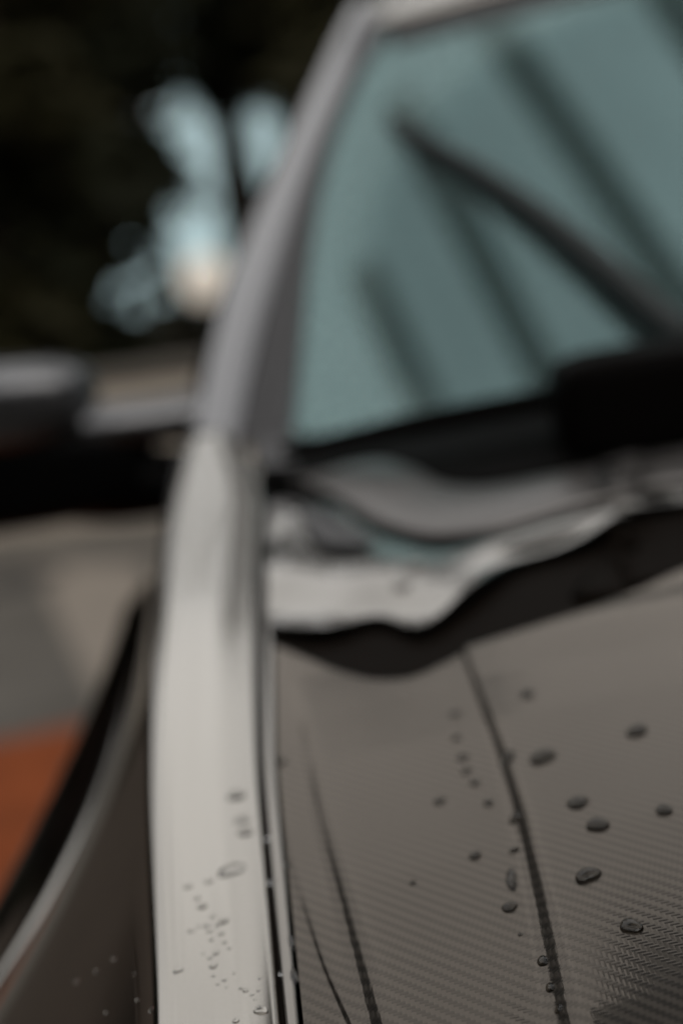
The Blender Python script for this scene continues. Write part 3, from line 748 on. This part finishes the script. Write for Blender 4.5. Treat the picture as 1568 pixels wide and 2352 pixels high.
# hedges added round the yard to darken what the paint mirrors
def hedge(pts, h, th, mat, label, seed, n):
    rnd = random.Random(seed); t = empty('reflection_hedge', (pts[0][0], pts[0][1], 0)); tag(t, label, 'hedge', 'hedges added to darken reflections')
    o_ = Vector((pts[0][0], pts[0][1], 0)); P_ = [Vector((a, b, 0))-o_ for a, b in pts]; path = catmull(P_, 40)
    v, f = [], []
    for k in range(n):
        q = rnd.random()*38.99; i = int(q); p = path[i].lerp(path[i+1], q-i)
        p = p + Vector((rnd.gauss(0, th), rnd.gauss(0, th), h*rnd.random()**.8*(1+.06*math.sin(q*1.9)+.05*math.sin(q*4.1))))
        u = Vector((rnd.gauss(0, 1), rnd.gauss(0, 1), rnd.gauss(0, .5))).normalized(); w_ = u.orthogonal().normalized(); s = .26*rnd.uniform(.6, 1.3); i = len(v)
        v += [p-u*s, p+w_*s*.5, p+u*s, p-w_*s*.5]; f.append((i, i+1, i+2, i+3))
    me = bpy.data.meshes.new('foliage'); me.from_pydata([tuple(q) for q in v], [], f); me.update(); link('foliage', me, mat, t)
    for k in range(0, 40, 4):
        p = path[k]; tube('stem', [p, p+Vector((.05, 0, h*.4)), p+Vector((0, .05, h*.8))], lambda s: .05*(1-.6*s), BARK, t, 6)
hedge([(-3.4, 8.6), (-4.6, 6.5), (-4.8, 3), (-4.6, -1), (-4.0, -4.5)], 4.2, .3, LEAF[0], 'tall dark hedge added on the left to darken reflections', 91, 9000)
hedge([(2.4, 11.0), (5.0, 9.0), (6.2, 5), (6.4, 1), (5.8, -4)], 5.0, .3, LEAF[0], 'tall dark hedge added on the right to darken reflections', 92, 10000)
hedge([(-4.0, -5), (-1, -5.8), (2, -6), (5.6, -4.6)], 4.5, .3, LEAF[1], 'tall dark hedge added behind the photographer to darken reflections', 93, 7000)

# overhead pergola whose rafters show in the windscreen
H = 3.4
STEEL = principled('dark_timber', (.02, .017, .014), .7, spec=.2, noise=.2, nscale=8)
pg = empty('pergola', (.5, 0, 0)); tag(pg, 'dark pergola rafters over the car, mirrored as bars in the windscreen', 'pergola')
def beam(name, a, b, wd, ht):
    a, b = Vector(a), Vector(b); d_ = b-a; bm = bmesh.new()
    box_bm(bm, (a+b)/2-Vector((.5, 0, 0)), (wd, d_.length, ht), d_.to_track_quat('Y', 'Z').to_matrix())
    return from_bm(name, bm, STEEL, pg, .006)
for (ax, ay), (bx, by), ye in [((.39, 2.67), (.73, 1.88), 2.72), ((.06, 2.45), (.25, 1.71), 2.55), ((-.23, 2.1), (-.16, 1.73), 2.15), ((.86, 2.9), (1.25, 2.0), 2.9)]:
    sl_ = (bx-ax)/(by-ay)
    beam('rafter', (ax+sl_*(ye-ay), ye, H+.05), (ax+sl_*(-1.9-ay), -1.9, H+.05), .125, .10)
beam('cross_beam', (-1.9, 1.15, H-.06), (4.0, 1.15, H-.06), .1, .12); beam('cross_beam', (-1.9, -1.6, H-.06), (4.0, -1.6, H-.06), .1, .12)
for px_, py_ in ((-1.8, 1.15), (3.9, 1.15), (-1.8, -1.6), (3.9, -1.6)):
    bm = bmesh.new(); box_bm(bm, (px_-.5, py_, (H-.12)/2), (.1, .1, H-.12)); from_bm('post', bm, STEEL, pg, .006)
